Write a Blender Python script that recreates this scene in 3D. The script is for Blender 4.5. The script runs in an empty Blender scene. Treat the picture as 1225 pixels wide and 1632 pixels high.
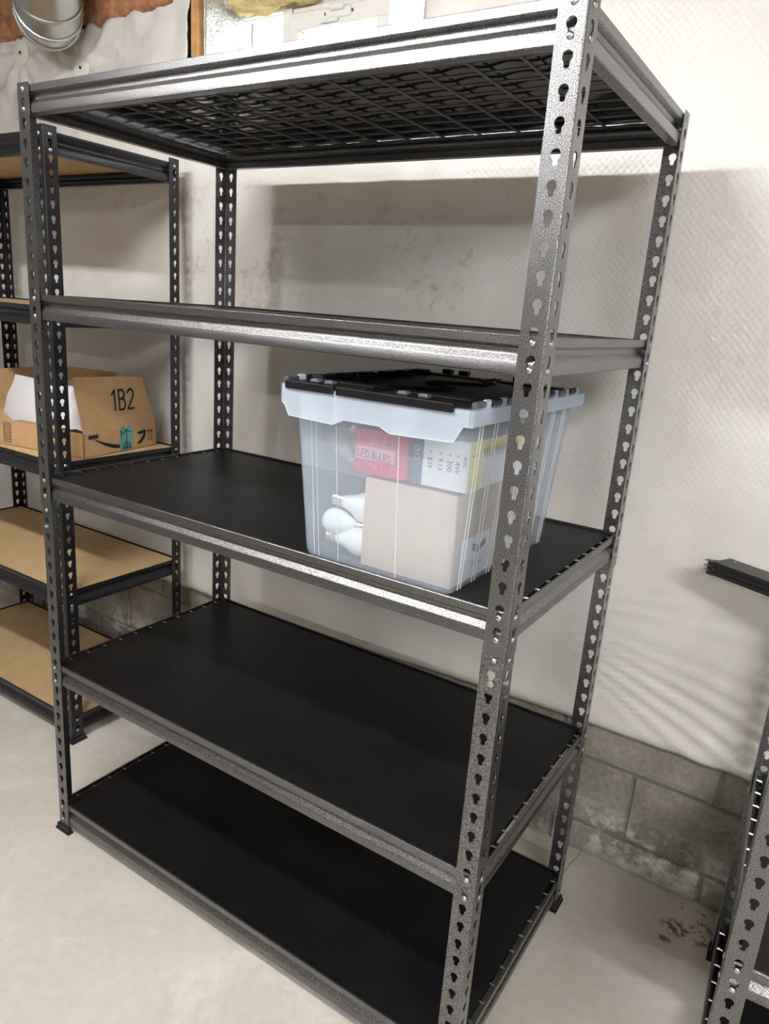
import bpy, bmesh, math, random
from mathutils import Vector, Matrix, Euler, noise

random.seed(7)
scene = bpy.context.scene
C = scene.collection
PI = math.pi

# ------------------------------------------------------------------ camera
F_PX = 1157.93
YAW, PITCH, ROLL = -0.5574, -0.2705, 0.0738
cam_d = bpy.data.cameras.new('camera')
cam_d.sensor_fit = 'VERTICAL'
cam_d.sensor_height = 24.0
cam_d.lens = F_PX / 1632.0 * 24.0
cam_d.clip_start = 0.02
cam = bpy.data.objects.new('camera', cam_d)
C.objects.link(cam)
fwd = Vector((math.sin(YAW) * math.cos(PITCH), math.cos(YAW) * math.cos(PITCH), math.sin(PITCH)))
rgt = Vector((math.cos(YAW), -math.sin(YAW), 0))
upv = rgt.cross(fwd)
r2 = rgt * math.cos(ROLL) + upv * math.sin(ROLL)
u2 = -rgt * math.sin(ROLL) + upv * math.cos(ROLL)
cam.matrix_world = Matrix(((r2.x, u2.x, -fwd.x, 1.5918), (r2.y, u2.y, -fwd.y, -0.9861), (r2.z, u2.z, -fwd.z, 1.4325), (0, 0, 0, 1)))
scene.camera = cam

# ------------------------------------------------------------------ world, exposure, lamps
scene.view_settings.view_transform = 'Standard'
scene.view_settings.look = 'None'
scene.view_settings.gamma = 1.0
scene.view_settings.use_curve_mapping = False
scene.view_settings.exposure = 1.5
world = bpy.data.worlds.new('world')
scene.world = world
world.use_nodes = True
world.node_tree.nodes['Background'].inputs[0].default_value = (0.86, 0.94, 1.0, 1)
world.node_tree.nodes['Background'].inputs[1].default_value = 3.0
# twin tube fixtures under the joists: centre x, y, z, length, emission strength
TUBES = [(0.30, -0.87, 2.37, 1.2, 66), (2.80, -1.60, 2.37, 1.2, 84), (2.6, -3.7, 2.37, 1.2, 75)]  # last one is an unseen fill light, added to lift the wall shade
TUBE_COLOR = (0.985, 0.985, 0.98)

# ------------------------------------------------------------------ helpers
def link(name, mesh, mat=None, parent=None):
    o = bpy.data.objects.new(name, mesh)
    C.objects.link(o)
    if mat is not None and mesh is not None and len(mesh.materials) == 0:
        mesh.materials.append(mat)
    if parent is not None:
        o.parent = parent
    return o

def empty(name, loc=(0, 0, 0), rz=0.0):
    o = bpy.data.objects.new(name, None)
    o.empty_display_size = 0.05
    C.objects.link(o)
    o.location = loc
    o.rotation_euler = (0, 0, rz)
    return o

def tag(o, label, cat, group=None):
    o['label'] = label
    o['category'] = cat
    if group:
        o['group'] = group
    return o

def struct(o):
    o['kind'] = 'structure'
    return o

class MB:
    """collects faces into one mesh"""
    def __init__(s):
        s.v = []; s.f = []
    def add(s, vs, fs):
        n = len(s.v)
        s.v += [tuple(v) for v in vs]
        s.f += [tuple(i + n for i in f) for f in fs]
        return s
    def box(s, x0, x1, y0, y1, z0, z1, ch=0.0):
        if ch <= 0:
            vs = [(x, y, z) for z in (z0, z1) for y in (y0, y1) for x in (x0, x1)]
            fs = [(0, 2, 3, 1), (4, 5, 7, 6), (0, 1, 5, 4), (2, 6, 7, 3), (0, 4, 6, 2), (1, 3, 7, 5)]
            return s.add(vs, fs)
        bm = bmesh.new()
        bmesh.ops.create_cube(bm, size=1)
        for v in bm.verts:
            v.co = ((x0 + x1) / 2 + v.co.x * (x1 - x0), (y0 + y1) / 2 + v.co.y * (y1 - y0), (z0 + z1) / 2 + v.co.z * (z1 - z0))
        bmesh.ops.bevel(bm, geom=bm.edges[:], offset=ch, segments=1, affect='EDGES')
        bm.verts.index_update()
        s.add([v.co[:] for v in bm.verts], [[v.index for v in f.verts] for f in bm.faces])
        bm.free()
        return s
    def quad(s, a, b, c, d):
        return s.add([a, b, c, d], [(0, 1, 2, 3)])
    def tube(s, path, r, n=6, cap=True):
        pts = [Vector(p) for p in path]
        rings = []
        ref = Vector((0, 0, 1))
        for i, p in enumerate(pts):
            t = (pts[min(i + 1, len(pts) - 1)] - pts[max(i - 1, 0)]).normalized()
            a = t.cross(ref)
            if a.length < 1e-3:
                a = t.cross(Vector((1, 0, 0)))
            a.normalize()
            b = t.cross(a)
            rr = r[i] if isinstance(r, (list, tuple)) else r
            rings.append([p + (a * math.cos(2 * PI * k / n) + b * math.sin(2 * PI * k / n)) * rr for k in range(n)])
        vs = [q for ring in rings for q in ring]
        fs = []
        for i in range(len(rings) - 1):
            for k in range(n):
                fs.append((i * n + k, i * n + (k + 1) % n, (i + 1) * n + (k + 1) % n, (i + 1) * n + k))
        if cap:
            fs.append(tuple(range(n))[::-1])
            fs.append(tuple((len(rings) - 1) * n + k for k in range(n)))
        return s.add(vs, fs)
    def lathe(s, prof, n=16, M=None):
        """prof: (r, z) pairs around z"""
        vs = []; fs = []
        for r, z in prof:
            for k in range(n):
                a = 2 * PI * k / n
                vs.append(Vector((r * math.cos(a), r * math.sin(a), z)))
        for i in range(len(prof) - 1):
            for k in range(n):
                fs.append((i * n + k, i * n + (k + 1) % n, (i + 1) * n + (k + 1) % n, (i + 1) * n + k))
        if prof[0][0] > 1e-6: fs.append(tuple(range(n))[::-1])
        if prof[-1][0] > 1e-6: fs.append(tuple((len(prof) - 1) * n + k for k in range(n)))
        if M is not None: vs = [M @ v for v in vs]
        return s.add(vs, fs)
    def prism(s, poly, z0, z1, M=None):
        n = len(poly)
        vs = [Vector((x, y, z0)) for x, y in poly] + [Vector((x, y, z1)) for x, y in poly]
        fs = [tuple(range(n))[::-1], tuple(range(n, 2 * n))] + [(i, (i + 1) % n, n + (i + 1) % n, n + i) for i in range(n)]
        if M is not None: vs = [M @ v for v in vs]
        return s.add(vs, fs)
    def mesh(s, name, smooth=False, mat=None, fix=True):
        me = bpy.data.meshes.new(name)
        me.from_pydata([tuple(v) for v in s.v], [], s.f)
        if fix:
            bm = bmesh.new(); bm.from_mesh(me)
            bmesh.ops.remove_doubles(bm, verts=bm.verts, dist=1e-6)
            bmesh.ops.recalc_face_normals(bm, faces=bm.faces)
            bm.to_mesh(me); bm.free()
        if smooth:
            me.shade_smooth()
            if smooth != 'all':
                try:
                    me.set_sharp_from_angle(angle=math.radians(35))
                except Exception:
                    pass
        if mat is not None: me.materials.append(mat)
        return me
    def build(s, name, mat, parent=None, smooth=False, fix=True):
        return link(name, s.mesh(name, smooth, mat, fix), None, parent)

# ------------------------------------------------------------------ materials
def new_mat(name):
    m = bpy.data.materials.new(name)
    m.use_nodes = True
    nt = m.node_tree
    return m, nt, nt.nodes['Principled BSDF']

def N(nt, typ, **kw):
    n = nt.nodes.new(typ)
    for k, v in kw.items():
        setattr(n, k, v)
    return n

def plain(name, col, rough=0.5, metal=0.0, spec=0.5, var=0.0, scale=60.0, bump=0.0, bscale=300.0, **kw):
    m, nt, b = new_mat(name)
    b.inputs['Roughness'].default_value = rough
    b.inputs['Metallic'].default_value = metal
    b.inputs['Specular IOR Level'].default_value = spec
    tc = N(nt, 'ShaderNodeTexCoord')
    nz = N(nt, 'ShaderNodeTexNoise')
    nz.inputs['Scale'].default_value = scale
    nz.inputs['Detail'].default_value = 4
    nt.links.new(tc.outputs['Object'], nz.inputs['Vector'])
    rp = N(nt, 'ShaderNodeValToRGB')
    v = max(var, 0.02)
    rp.color_ramp.elements[0].position = 0.3
    rp.color_ramp.elements[1].position = 0.7
    rp.color_ramp.elements[0].color = (*[c * (1 - v) for c in col], 1)
    rp.color_ramp.elements[1].color = (*[min(1, c * (1 + v)) for c in col], 1)
    nt.links.new(nz.outputs['Fac'], rp.inputs['Fac'])
    nt.links.new(rp.outputs['Color'], b.inputs['Base Color'])
    if bump > 0:
        n2 = N(nt, 'ShaderNodeTexNoise')
        n2.inputs['Scale'].default_value = bscale
        n2.inputs['Detail'].default_value = 3
        nt.links.new(tc.outputs['Object'], n2.inputs['Vector'])
        bp = N(nt, 'ShaderNodeBump')
        bp.inputs['Strength'].default_value = bump
        bp.inputs['Distance'].default_value = 0.002
        nt.links.new(n2.outputs['Fac'], bp.inputs['Height'])
        nt.links.new(bp.outputs['Normal'], b.inputs['Normal'])
    for k, vv in kw.items():
        b.inputs[k.replace('_', ' ')].default_value = vv
    return m

def hammered():
    m, nt, b = new_mat('hammered_grey_enamel')
    tc = N(nt, 'ShaderNodeTexCoord')
    vo = N(nt, 'ShaderNodeTexNoise')
    vo.inputs['Scale'].default_value = 720
    vo.inputs['Detail'].default_value = 2.5
    vo.inputs['Roughness'].default_value = 0.7
    nt.links.new(tc.outputs['Object'], vo.inputs['Vector'])
    rp = N(nt, 'ShaderNodeValToRGB')
    rp.color_ramp.elements[0].position = 0.40
    rp.color_ramp.elements[0].color = (0.024, 0.024, 0.025, 1)
    rp.color_ramp.elements[1].position = 0.62
    rp.color_ramp.elements[1].color = (0.35, 0.352, 0.36, 1)
    nt.links.new(vo.outputs['Fac'], rp.inputs['Fac'])
    nt.links.new(rp.outputs['Color'], b.inputs['Base Color'])
    b.inputs['Metallic'].default_value = 1.0
    b.inputs['Roughness'].default_value = 0.37
    b.inputs['Coat Weight'].default_value = 0.6
    b.inputs['Coat Roughness'].default_value = 0.30
    bp = N(nt, 'ShaderNodeBump')
    bp.inputs['Strength'].default_value = 0.45
    bp.inputs['Distance'].default_value = 0.0010
    nt.links.new(vo.outputs['Fac'], bp.inputs['Height'])
    nt.links.new(bp.outputs['Normal'], b.inputs['Normal'])
    return m

def black_board():
    m, nt, b = new_mat('black_melamine')
    tc = N(nt, 'ShaderNodeTexCoord')
    nz = N(nt, 'ShaderNodeTexNoise'); nz.inputs['Scale'].default_value = 7; nz.inputs['Detail'].default_value = 5
    nt.links.new(tc.outputs['Object'], nz.inputs['Vector'])
    vo = N(nt, 'ShaderNodeTexVoronoi'); vo.inputs['Scale'].default_value = 26; vo.inputs['Randomness'].default_value = 1
    nt.links.new(tc.outputs['Object'], vo.inputs['Vector'])
    lt = N(nt, 'ShaderNodeMath', operation='LESS_THAN'); lt.inputs[1].default_value = 0.035
    nt.links.new(vo.outputs['Distance'], lt.inputs[0])
    wn = N(nt, 'ShaderNodeTexWhiteNoise'); nt.links.new(vo.outputs['Position'], wn.inputs['Vector'])
    g2 = N(nt, 'ShaderNodeMath', operation='GREATER_THAN'); g2.inputs[1].default_value = 0.88
    nt.links.new(wn.outputs['Value'], g2.inputs[0])
    mu = N(nt, 'ShaderNodeMath', operation='MULTIPLY'); nt.links.new(lt.outputs[0], mu.inputs[0]); nt.links.new(g2.outputs[0], mu.inputs[1])
    rp = N(nt, 'ShaderNodeValToRGB')
    rp.color_ramp.elements[0].position = 0.35; rp.color_ramp.elements[0].color = (0.0035, 0.0035, 0.0040, 1)
    rp.color_ramp.elements[1].position = 0.75; rp.color_ramp.elements[1].color = (0.008, 0.008, 0.0083, 1)
    nt.links.new(nz.outputs['Fac'], rp.inputs['Fac'])
    mx = N(nt, 'ShaderNodeMix', data_type='RGBA')
    nt.links.new(mu.outputs[0], mx.inputs[0]); nt.links.new(rp.outputs['Color'], mx.inputs[6]); mx.inputs[7].default_value = (0.35, 0.34, 0.32, 1)
    nt.links.new(mx.outputs[2], b.inputs['Base Color'])
    b.inputs['Roughness'].default_value = 0.42
    b.inputs['Specular IOR Level'].default_value = 0.22
    n2 = N(nt, 'ShaderNodeTexNoise'); n2.inputs['Scale'].default_value = 500
    nt.links.new(tc.outputs['Object'], n2.inputs['Vector'])
    bp = N(nt, 'ShaderNodeBump'); bp.inputs['Strength'].default_value = 0.12; bp.inputs['Distance'].default_value = 0.0006
    nt.links.new(n2.outputs['Fac'], bp.inputs['Height']); nt.links.new(bp.outputs['Normal'], b.inputs['Normal'])
    return m

def particle_board():
    m, nt, b = new_mat('raw_particle_board')
    tc = N(nt, 'ShaderNodeTexCoord')
    a = N(nt, 'ShaderNodeTexNoise'); a.inputs['Scale'].default_value = 260; a.inputs['Detail'].default_value = 4
    c = N(nt, 'ShaderNodeTexNoise'); c.inputs['Scale'].default_value = 9; c.inputs['Detail'].default_value = 4
    nt.links.new(tc.outputs['Object'], a.inputs['Vector']); nt.links.new(tc.outputs['Object'], c.inputs['Vector'])
    ad = N(nt, 'ShaderNodeMath', operation='MULTIPLY_ADD'); ad.inputs[1].default_value = 0.3
    nt.links.new(c.outputs['Fac'], ad.inputs[0]); nt.links.new(a.outputs['Fac'], ad.inputs[2])
    rp = N(nt, 'ShaderNodeValToRGB')
    rp.color_ramp.elements[0].position = 0.42; rp.color_ramp.elements[0].color = (0.36, 0.23, 0.105, 1)
    rp.color_ramp.elements[1].position = 0.86; rp.color_ramp.elements[1].color = (0.66, 0.48, 0.265, 1)
    nt.links.new(ad.outputs[0], rp.inputs['Fac']); nt.links.new(rp.outputs['Color'], b.inputs['Base Color'])
    b.inputs['Roughness'].default_value = 0.75
    return m

def blanket_mat():
    m, nt, b = new_mat('white_quilted_vapour_sheet')
    tc = N(nt, 'ShaderNodeTexCoord')
    sp = N(nt, 'ShaderNodeSeparateXYZ'); nt.links.new(tc.outputs['Object'], sp.inputs[0])
    def mth(op, a, bb=None, cc=None):
        n = N(nt, 'ShaderNodeMath', operation=op)
        for i, q in enumerate((a, bb, cc)):
            if q is None: continue
            if isinstance(q, (int, float)): n.inputs[i].default_value = q
            else: nt.links.new(q, n.inputs[i])
        return n.outputs[0]
    def nz(scale, detail=3, vec=None, rough=0.5):
        n = N(nt, 'ShaderNodeTexNoise'); n.inputs['Scale'].default_value = scale; n.inputs['Detail'].default_value = detail
        n.inputs['Roughness'].default_value = rough
        nt.links.new(vec if vec is not None else tc.outputs['Object'], n.inputs['Vector'])
        return n.outputs['Fac']
    wob = mth('MULTIPLY_ADD', nz(9, 2), 5.0, 0.0)
    sx = mth('SINE', mth('MULTIPLY_ADD', sp.outputs['X'], 2 * PI / 0.0165, wob))
    sz = mth('SINE', mth('MULTIPLY_ADD', sp.outputs['Z'], 2 * PI / 0.0185, wob))
    dim = mth('MULTIPLY', sx, sz)
    # quilting is strongest towards the right of the wall
    right = N(nt, 'ShaderNodeMapRange'); right.inputs['From Min'].default_value = 0.45; right.inputs['From Max'].default_value = 1.3
    right.inputs['To Min'].default_value = 0.16; right.inputs['To Max'].default_value = 1.0
    nt.links.new(sp.outputs['X'], right.inputs['Value'])
    high = N(nt, 'ShaderNodeMapRange'); high.inputs['From Min'].default_value = 0.95; high.inputs['From Max'].default_value = 1.45
    high.inputs['To Min'].default_value = 0.12; high.inputs['To Max'].default_value = 1.0
    nt.links.new(sp.outputs['Z'], high.inputs['Value'])
    dimm = mth('MULTIPLY', mth('MULTIPLY', dim, right.outputs[0]), high.outputs[0])
    dimm = mth('MULTIPLY', dimm, mth('MULTIPLY_ADD', nz(6, 2), 1.6, -0.2))
    crk = nz(38, 5, rough=0.65)
    hgt = mth('MULTIPLY_ADD', dimm, 0.22, mth('MULTIPLY', crk, 0.5))
    bp = N(nt, 'ShaderNodeBump'); bp.inputs['Strength'].default_value = 0.55; bp.inputs['Distance'].default_value = 0.006
    nt.links.new(hgt, bp.inputs['Height']); nt.links.new(bp.outputs['Normal'], b.inputs['Normal'])
    # colour with brown water spots and grey smudges
    rp = N(nt, 'ShaderNodeValToRGB')
    rp.color_ramp.elements[0].position = 0.3; rp.color_ramp.elements[0].color = (0.64, 0.625, 0.60, 1)
    rp.color_ramp.elements[1].position = 0.7; rp.color_ramp.elements[1].color = (0.78, 0.77, 0.745, 1)
    nt.links.new(nz(3.0, 5), rp.inputs['Fac'])
    spots = mth('MULTIPLY', nz(48, 5, rough=0.7), nz(4.5, 2))
    def band(v, lo, hi, s):
        a = N(nt, 'ShaderNodeMapRange', interpolation_type='SMOOTHSTEP'); a.inputs['From Min'].default_value = lo; a.inputs['From Max'].default_value = lo + s
        c2 = N(nt, 'ShaderNodeMapRange', interpolation_type='SMOOTHSTEP'); c2.inputs['From Min'].default_value = hi - s; c2.inputs['From Max'].default_value = hi
        c2.inputs['To Min'].default_value = 1; c2.inputs['To Max'].default_value = 0
        nt.links.new(v, a.inputs['Value']); nt.links.new(v, c2.inputs['Value'])
        return mth('MULTIPLY', a.outputs[0], c2.outputs[0])
    reg = mth('MULTIPLY', band(sp.outputs['X'], -0.9, 1.15, 0.3), band(sp.outputs['Z'], 1.3, 1.85, 0.15))
    sm = N(nt, 'ShaderNodeMapRange'); sm.inputs['From Min'].default_value = 0.30; sm.inputs['From Max'].default_value = 0.40
    nt.links.new(spots, sm.inputs['Value'])
    sfac = mth('MULTIPLY', mth('MULTIPLY', sm.outputs[0], reg), 0.42)
    mx = N(nt, 'ShaderNodeMix', data_type='RGBA')
    nt.links.new(sfac, mx.inputs[0]); nt.links.new(rp.outputs['Color'], mx.inputs[6]); mx.inputs[7].default_value = (0.36, 0.27, 0.15, 1)
    nt.links.new(mx.outputs[2], b.inputs['Base Color'])
    b.inputs['Roughness'].default_value = 0.38
    b.inputs['Specular IOR Level'].default_value = 0.45
    return m

def concrete(name, c0, c1, scale, eff=0.0, floor=False):
    m, nt, b = new_mat(name)
    tc = N(nt, 'ShaderNodeTexCoord')
    def nz(scale, detail=5, rough=0.6):
        n = N(nt, 'ShaderNodeTexNoise'); n.inputs['Scale'].default_value = scale; n.inputs['Detail'].default_value = detail
        n.inputs['Roughness'].default_value = rough
        nt.links.new(geo, n.inputs['Vector']); return n.outputs['Fac']
    gm = N(nt, 'ShaderNodeNewGeometry'); geo = gm.outputs['Position']
    def mth(op, a, bb=None, cc=None):
        n = N(nt, 'ShaderNodeMath', operation=op)
        for i, q in enumerate((a, bb, cc)):
            if q is None: continue
            if isinstance(q, (int, float)): n.inputs[i].default_value = q
            else: nt.links.new(q, n.inputs[i])
        return n.outputs[0]
    def mr(v, lo, hi, t0=0.0, t1=1.0):
        n = N(nt, 'ShaderNodeMapRange'); n.inputs['From Min'].default_value = lo; n.inputs['From Max'].default_value = hi
        n.inputs['To Min'].default_value = t0; n.inputs['To Max'].default_value = t1
        nt.links.new(v, n.inputs['Value']); return n.outputs[0]
    def mix(f, a, col):
        n = N(nt, 'ShaderNodeMix', data_type='RGBA'); nt.links.new(f, n.inputs[0]); nt.links.new(a, n.inputs[6]); n.inputs[7].default_value = (*col, 1)
        return n.outputs[2]
    rp = N(nt, 'ShaderNodeValToRGB')
    rp.color_ramp.elements[0].position = 0.32; rp.color_ramp.elements[0].color = (*c0, 1)
    rp.color_ramp.elements[1].position = 0.68; rp.color_ramp.elements[1].color = (*c1, 1)
    nt.links.new(mth('MULTIPLY_ADD', nz(scale * 14, 3), 0.35, mth('MULTIPLY', nz(scale), 0.65)), rp.inputs['Fac'])
    col = rp.outputs['Color']
    sp = N(nt, 'ShaderNodeSeparateXYZ'); nt.links.new(geo, sp.inputs[0])
    if eff > 0:   # white mineral bloom low on the blocks
        f = mth('MULTIPLY', mr(nz(7, 6, 0.7), 0.47, 0.60), mr(mth('ABSOLUTE', mth('SUBTRACT', sp.outputs['Z'], 0.085)), 0.10, 0.02))
        col = mix(mth('MULTIPLY', f, eff), col, (0.72, 0.70, 0.66))
        f2 = mr(nz(5, 5, 0.7), 0.58, 0.72)
        col = mix(mth('MULTIPLY', f2, 0.45), col, (0.50, 0.48, 0.44))
    if floor:
        # pale trowel scuffs
        n = N(nt, 'ShaderNodeTexNoise'); n.inputs['Scale'].default_value = 2.2; n.inputs['Detail'].default_value = 8; n.inputs['Roughness'].default_value = 0.72; n.inputs['Distortion'].default_value = 1.2
        nt.links.new(geo, n.inputs['Vector'])
        col = mix(mth('MULTIPLY', mr(n.outputs['Fac'], 0.54, 0.72), 0.6), col, (0.80, 0.775, 0.72))
        # brown spill near the wall
        def blot(x, y, rx, ry, th):
            dx = mth('DIVIDE', mth('SUBTRACT', sp.outputs['X'], x), rx); dy = mth('DIVIDE', mth('SUBTRACT', sp.outputs['Y'], y), ry)
            d = mth('ADD', mth('MULTIPLY', dx, dx), mth('MULTIPLY', dy, dy))
            return mth('MULTIPLY', mr(d, 1.0, 0.2), mr(nz(55, 4, 0.6), th, th + 0.05))
        st = mth('MAXIMUM', mth('MAXIMUM', blot(1.487, 0.70, 0.045, 0.035, 0.46), blot(1.545, 0.715, 0.04, 0.05, 0.50)), mth('MAXIMUM', blot(1.468, 0.648, 0.022, 0.012, 0.42), blot(1.52, 0.77, 0.07, 0.05, 0.60)))
        col = mix(mth('MULTIPLY', st, 0.92), col, (0.12, 0.075, 0.025))
        # shrinkage crack from the shelf foot to the wall
        t = mth('MULTIPLY_ADD', mth('SUBTRACT', sp.outputs['Y'], 0.646), 0.128, 1.183)
        wv = mth('MULTIPLY_ADD', nz(30, 3), 0.010, -0.005)
        dd = mth('ABSOLUTE', mth('SUBTRACT', sp.outputs['X'], mth('ADD', t, wv)))
        ck = mth('MULTIPLY', mr(dd, 0.0024, 0.0008), mr(sp.outputs['Y'], 0.60, 0.64))
        col = mix(mth('MULTIPLY', ck, 0.75), col, (0.16, 0.14, 0.11))
    nt.links.new(col, b.inputs['Base Color'])
    b.inputs['Roughness'].default_value = 0.72 if floor else 0.9
    b.inputs['Specular IOR Level'].default_value = 0.3
    bp = N(nt, 'ShaderNodeBump'); bp.inputs['Strength'].default_value = 0.25 if floor else 0.7; bp.inputs['Distance'].default_value = 0.003
    nt.links.new(nz(110 if not floor else 60, 5), bp.inputs['Height']); nt.links.new(bp.outputs['Normal'], b.inputs['Normal'])
    return m

def sheer(name, col, clear, rough=0.25):
    """milky clear plastic: part see-through, part scattering"""
    m, nt, b = new_mat(name)
    b.inputs['Base Color'].default_value = (*col, 1)
    b.inputs['Roughness'].default_value = rough
    tr = N(nt, 'ShaderNodeBsdfTransparent'); tr.inputs['Color'].default_value = (0.95, 0.97, 1.0, 1)
    mx = N(nt, 'ShaderNodeMixShader'); mx.inputs[0].default_value = clear
    tl = N(nt, 'ShaderNodeBsdfTranslucent'); tl.inputs['Color'].default_value = (*col, 1)
    m2 = N(nt, 'ShaderNodeMixShader'); m2.inputs[0].default_value = 0.35
    nt.links.new(b.outputs[0], m2.inputs[1]); nt.links.new(tl.outputs[0], m2.inputs[2])
    nt.links.new(m2.outputs[0], mx.inputs[1]); nt.links.new(tr.outputs[0], mx.inputs[2])
    nt.links.new(mx.outputs[0], nt.nodes['Material Output'].inputs['Surface'])
    return m

def emit(name, col, s):
    m, nt, b = new_mat(name)
    b.inputs['Base Color'].default_value = (*col, 1)
    b.inputs['Emission Color'].default_value = (*col, 1)
    b.inputs['Emission Strength'].default_value = s
    return m

M = {}
M['hammer'] = hammered()
M['black_metal'] = plain('smooth_black_enamel', (0.009, 0.0095, 0.012), 0.28, 0.0, 0.5)
M['black_sat'] = plain('satin_black_steel', (0.016, 0.016, 0.017), 0.38, 0.0, 0.5)
M['wire'] = plain('grey_coated_wire', (0.10, 0.10, 0.10), 0.4, 0.3)
M['rivet'] = plain('bright_zinc', (0.55, 0.55, 0.56), 0.28, 1.0)
M['board'] = black_board()
M['liner'] = plain('glossy_black_liner', (0.012, 0.012, 0.012), 0.12, 0.0, 0.6)
M['chip'] = particle_board()
M['blanket'] = blanket_mat()
M['block'] = concrete('concrete_block', (0.13, 0.117, 0.10), (0.36, 0.335, 0.295), 5, eff=1.0)
M['mortar'] = concrete('mortar', (0.13, 0.118, 0.10), (0.25, 0.23, 0.20), 9, eff=0.6)
M['floor'] = concrete('concrete_floor', (0.51, 0.482, 0.43), (0.63, 0.60, 0.545), 2.4, floor=True)
M['paint'] = plain('grey_painted_wall', (0.56, 0.55, 0.54), 0.8)
M['wood'] = plain('pine', (0.55, 0.30, 0.11), 0.6, var=0.25, scale=20)
M['joist'] = plain('joist_lumber', (0.50, 0.38, 0.25), 0.7, var=0.25, scale=15)
M['foil'] = plain('foil_facing', (0.62, 0.63, 0.64), 0.42, 0.7, var=0.25, scale=160, bump=0.9, bscale=140)
M['glasswool'] = plain('brown_glass_wool', (0.40, 0.19, 0.09), 0.95, var=0.4, scale=30, bump=1.0, bscale=120)
M['foam'] = plain('yellow_foam', (0.78, 0.60, 0.27), 0.9, var=0.3, scale=25, bump=0.8, bscale=90)
M['vinyl'] = plain('white_vinyl', (0.80, 0.80, 0.79), 0.35)
M['galv'] = plain('galvanised_sheet', (0.60, 0.62, 0.62), 0.30, 0.95, var=0.12, scale=18)
M['rubber'] = plain('black_rubber', (0.012, 0.012, 0.012), 0.5)
M['tote'] = sheer('milky_clear_plastic', (0.78, 0.87, 0.97), 0.77)
M['tote_rim'] = sheer('milky_rim_plastic', (0.76, 0.85, 0.95), 0.58)
M['tote_rib'] = sheer('milky_rib_plastic', (0.90, 0.92, 0.92), 0.5)
M['clear'] = sheer('clear_packaging', (0.9, 0.9, 0.9), 0.93, 0.1)
M['lid'] = plain('black_lid_plastic', (0.006, 0.006, 0.0065), 0.38, 0, 0.3, bump=0.1)
M['lid_grey'] = plain('dark_grey_lid_plastic', (0.07, 0.075, 0.085), 0.4)
M['kraft'] = plain('kraft_cardboard', (0.46, 0.285, 0.135), 0.8, var=0.06, scale=40)
M['kraft_pale'] = plain('pale_kraft_cardboard', (0.56, 0.43, 0.32), 0.8, var=0.05, scale=40)
M['ink'] = plain('black_ink', (0.012, 0.011, 0.012), 0.7)
M['ink_grey'] = plain('grey_ink', (0.10, 0.11, 0.13), 0.7)
M['teal'] = plain('teal_tape', (0.10, 0.34, 0.31), 0.35)
M['red'] = plain('red_carton', (0.62, 0.035, 0.085), 0.45)
M['pink'] = plain('pale_pink_sticker', (0.74, 0.30, 0.36), 0.5)
M['print_white'] = plain('white_print', (0.85, 0.84, 0.82), 0.5)
M['navy'] = plain('navy_print', (0.055, 0.085, 0.14), 0.5)
M['carton_white'] = plain('white_carton', (0.84, 0.82, 0.76), 0.5)
M['yellow'] = plain('yellow_print', (0.85, 0.72, 0.22), 0.5)
M['bulb_white'] = plain('opal_glass', (0.88, 0.88, 0.84), 0.25)
M['bulb_clear'] = sheer('clear_bulb_glass', (0.95, 0.92, 0.80), 0.55, 0.05)
M['brass'] = plain('screw_base_metal', (0.75, 0.70, 0.58), 0.3, 1.0)
M['mailer'] = plain('white_poly_mailer', (0.66, 0.65, 0.66), 0.35, bump=1.0, bscale=22)
M['dark_item'] = plain('black_bag', (0.015, 0.015, 0.017), 0.4)
M['lampglow'] = None
M['porcelain'] = plain('white_porcelain', (0.8, 0.8, 0.78), 0.3)
M['leaf'] = plain('outdoor_leaves', (0.30, 0.40, 0.22), 0.6, var=0.4, scale=10)
M['soil'] = plain('outdoor_soil', (0.30, 0.27, 0.2), 0.9)

def glass_mat():
    m, nt, b = new_mat('window_glass')
    tr = N(nt, 'ShaderNodeBsdfTransparent'); gl = N(nt, 'ShaderNodeBsdfGlossy'); gl.inputs['Roughness'].default_value = 0.02
    mx = N(nt, 'ShaderNodeMixShader'); mx.inputs[0].default_value = 0.07
    nt.links.new(tr.outputs[0], mx.inputs[1]); nt.links.new(gl.outputs[0], mx.inputs[2])
    nt.links.new(mx.outputs[0], nt.nodes['Material Output'].inputs['Surface'])
    return m
M['glass'] = glass_mat()

# ------------------------------------------------------------------ setting
XL, XR, YF, YW = -2.9, 4.2, -5.5, 0.824
CEIL = 2.66
struct(MB().box(XL - .1, XR + .1, YF - .1, YW + .25, -.12, 0).build('floor', M['floor']))
struct(MB().box(XL - .1, XR + .1, YF - .1, YW + .25, CEIL, CEIL + .1).build('ceiling', M['joist']))
struct(MB().box(XL - .12, XL, YF, YW + .2, 0, CEIL).build('wall_left', M['paint']))
struct(MB().box(XR, XR + .12, YF, YW + .2, 0, CEIL).build('wall_right', M['paint']))
struct(MB().box(XL - .12, XR + .12, YF - .12, YF, 0, CEIL).build('wall_front', M['paint']))
# back wall: foundation with a window opening
WX0, WX1, WZ0, WZ1 = -0.30, 0.56, 1.90, 2.38
wb = MB()
wb.box(XL, XR, YW, YW + .2, 0, WZ0)
wb.box(XL, WX0 - .002, YW, YW + .2, WZ0, CEIL)
wb.box(WX1, XR, YW, YW + .2, WZ0, CEIL)
wb.box(WX0 - .002, WX1, YW, YW + .2, WZ1, CEIL)
wall = struct(wb.build('wall_back', M['mortar']))
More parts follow.
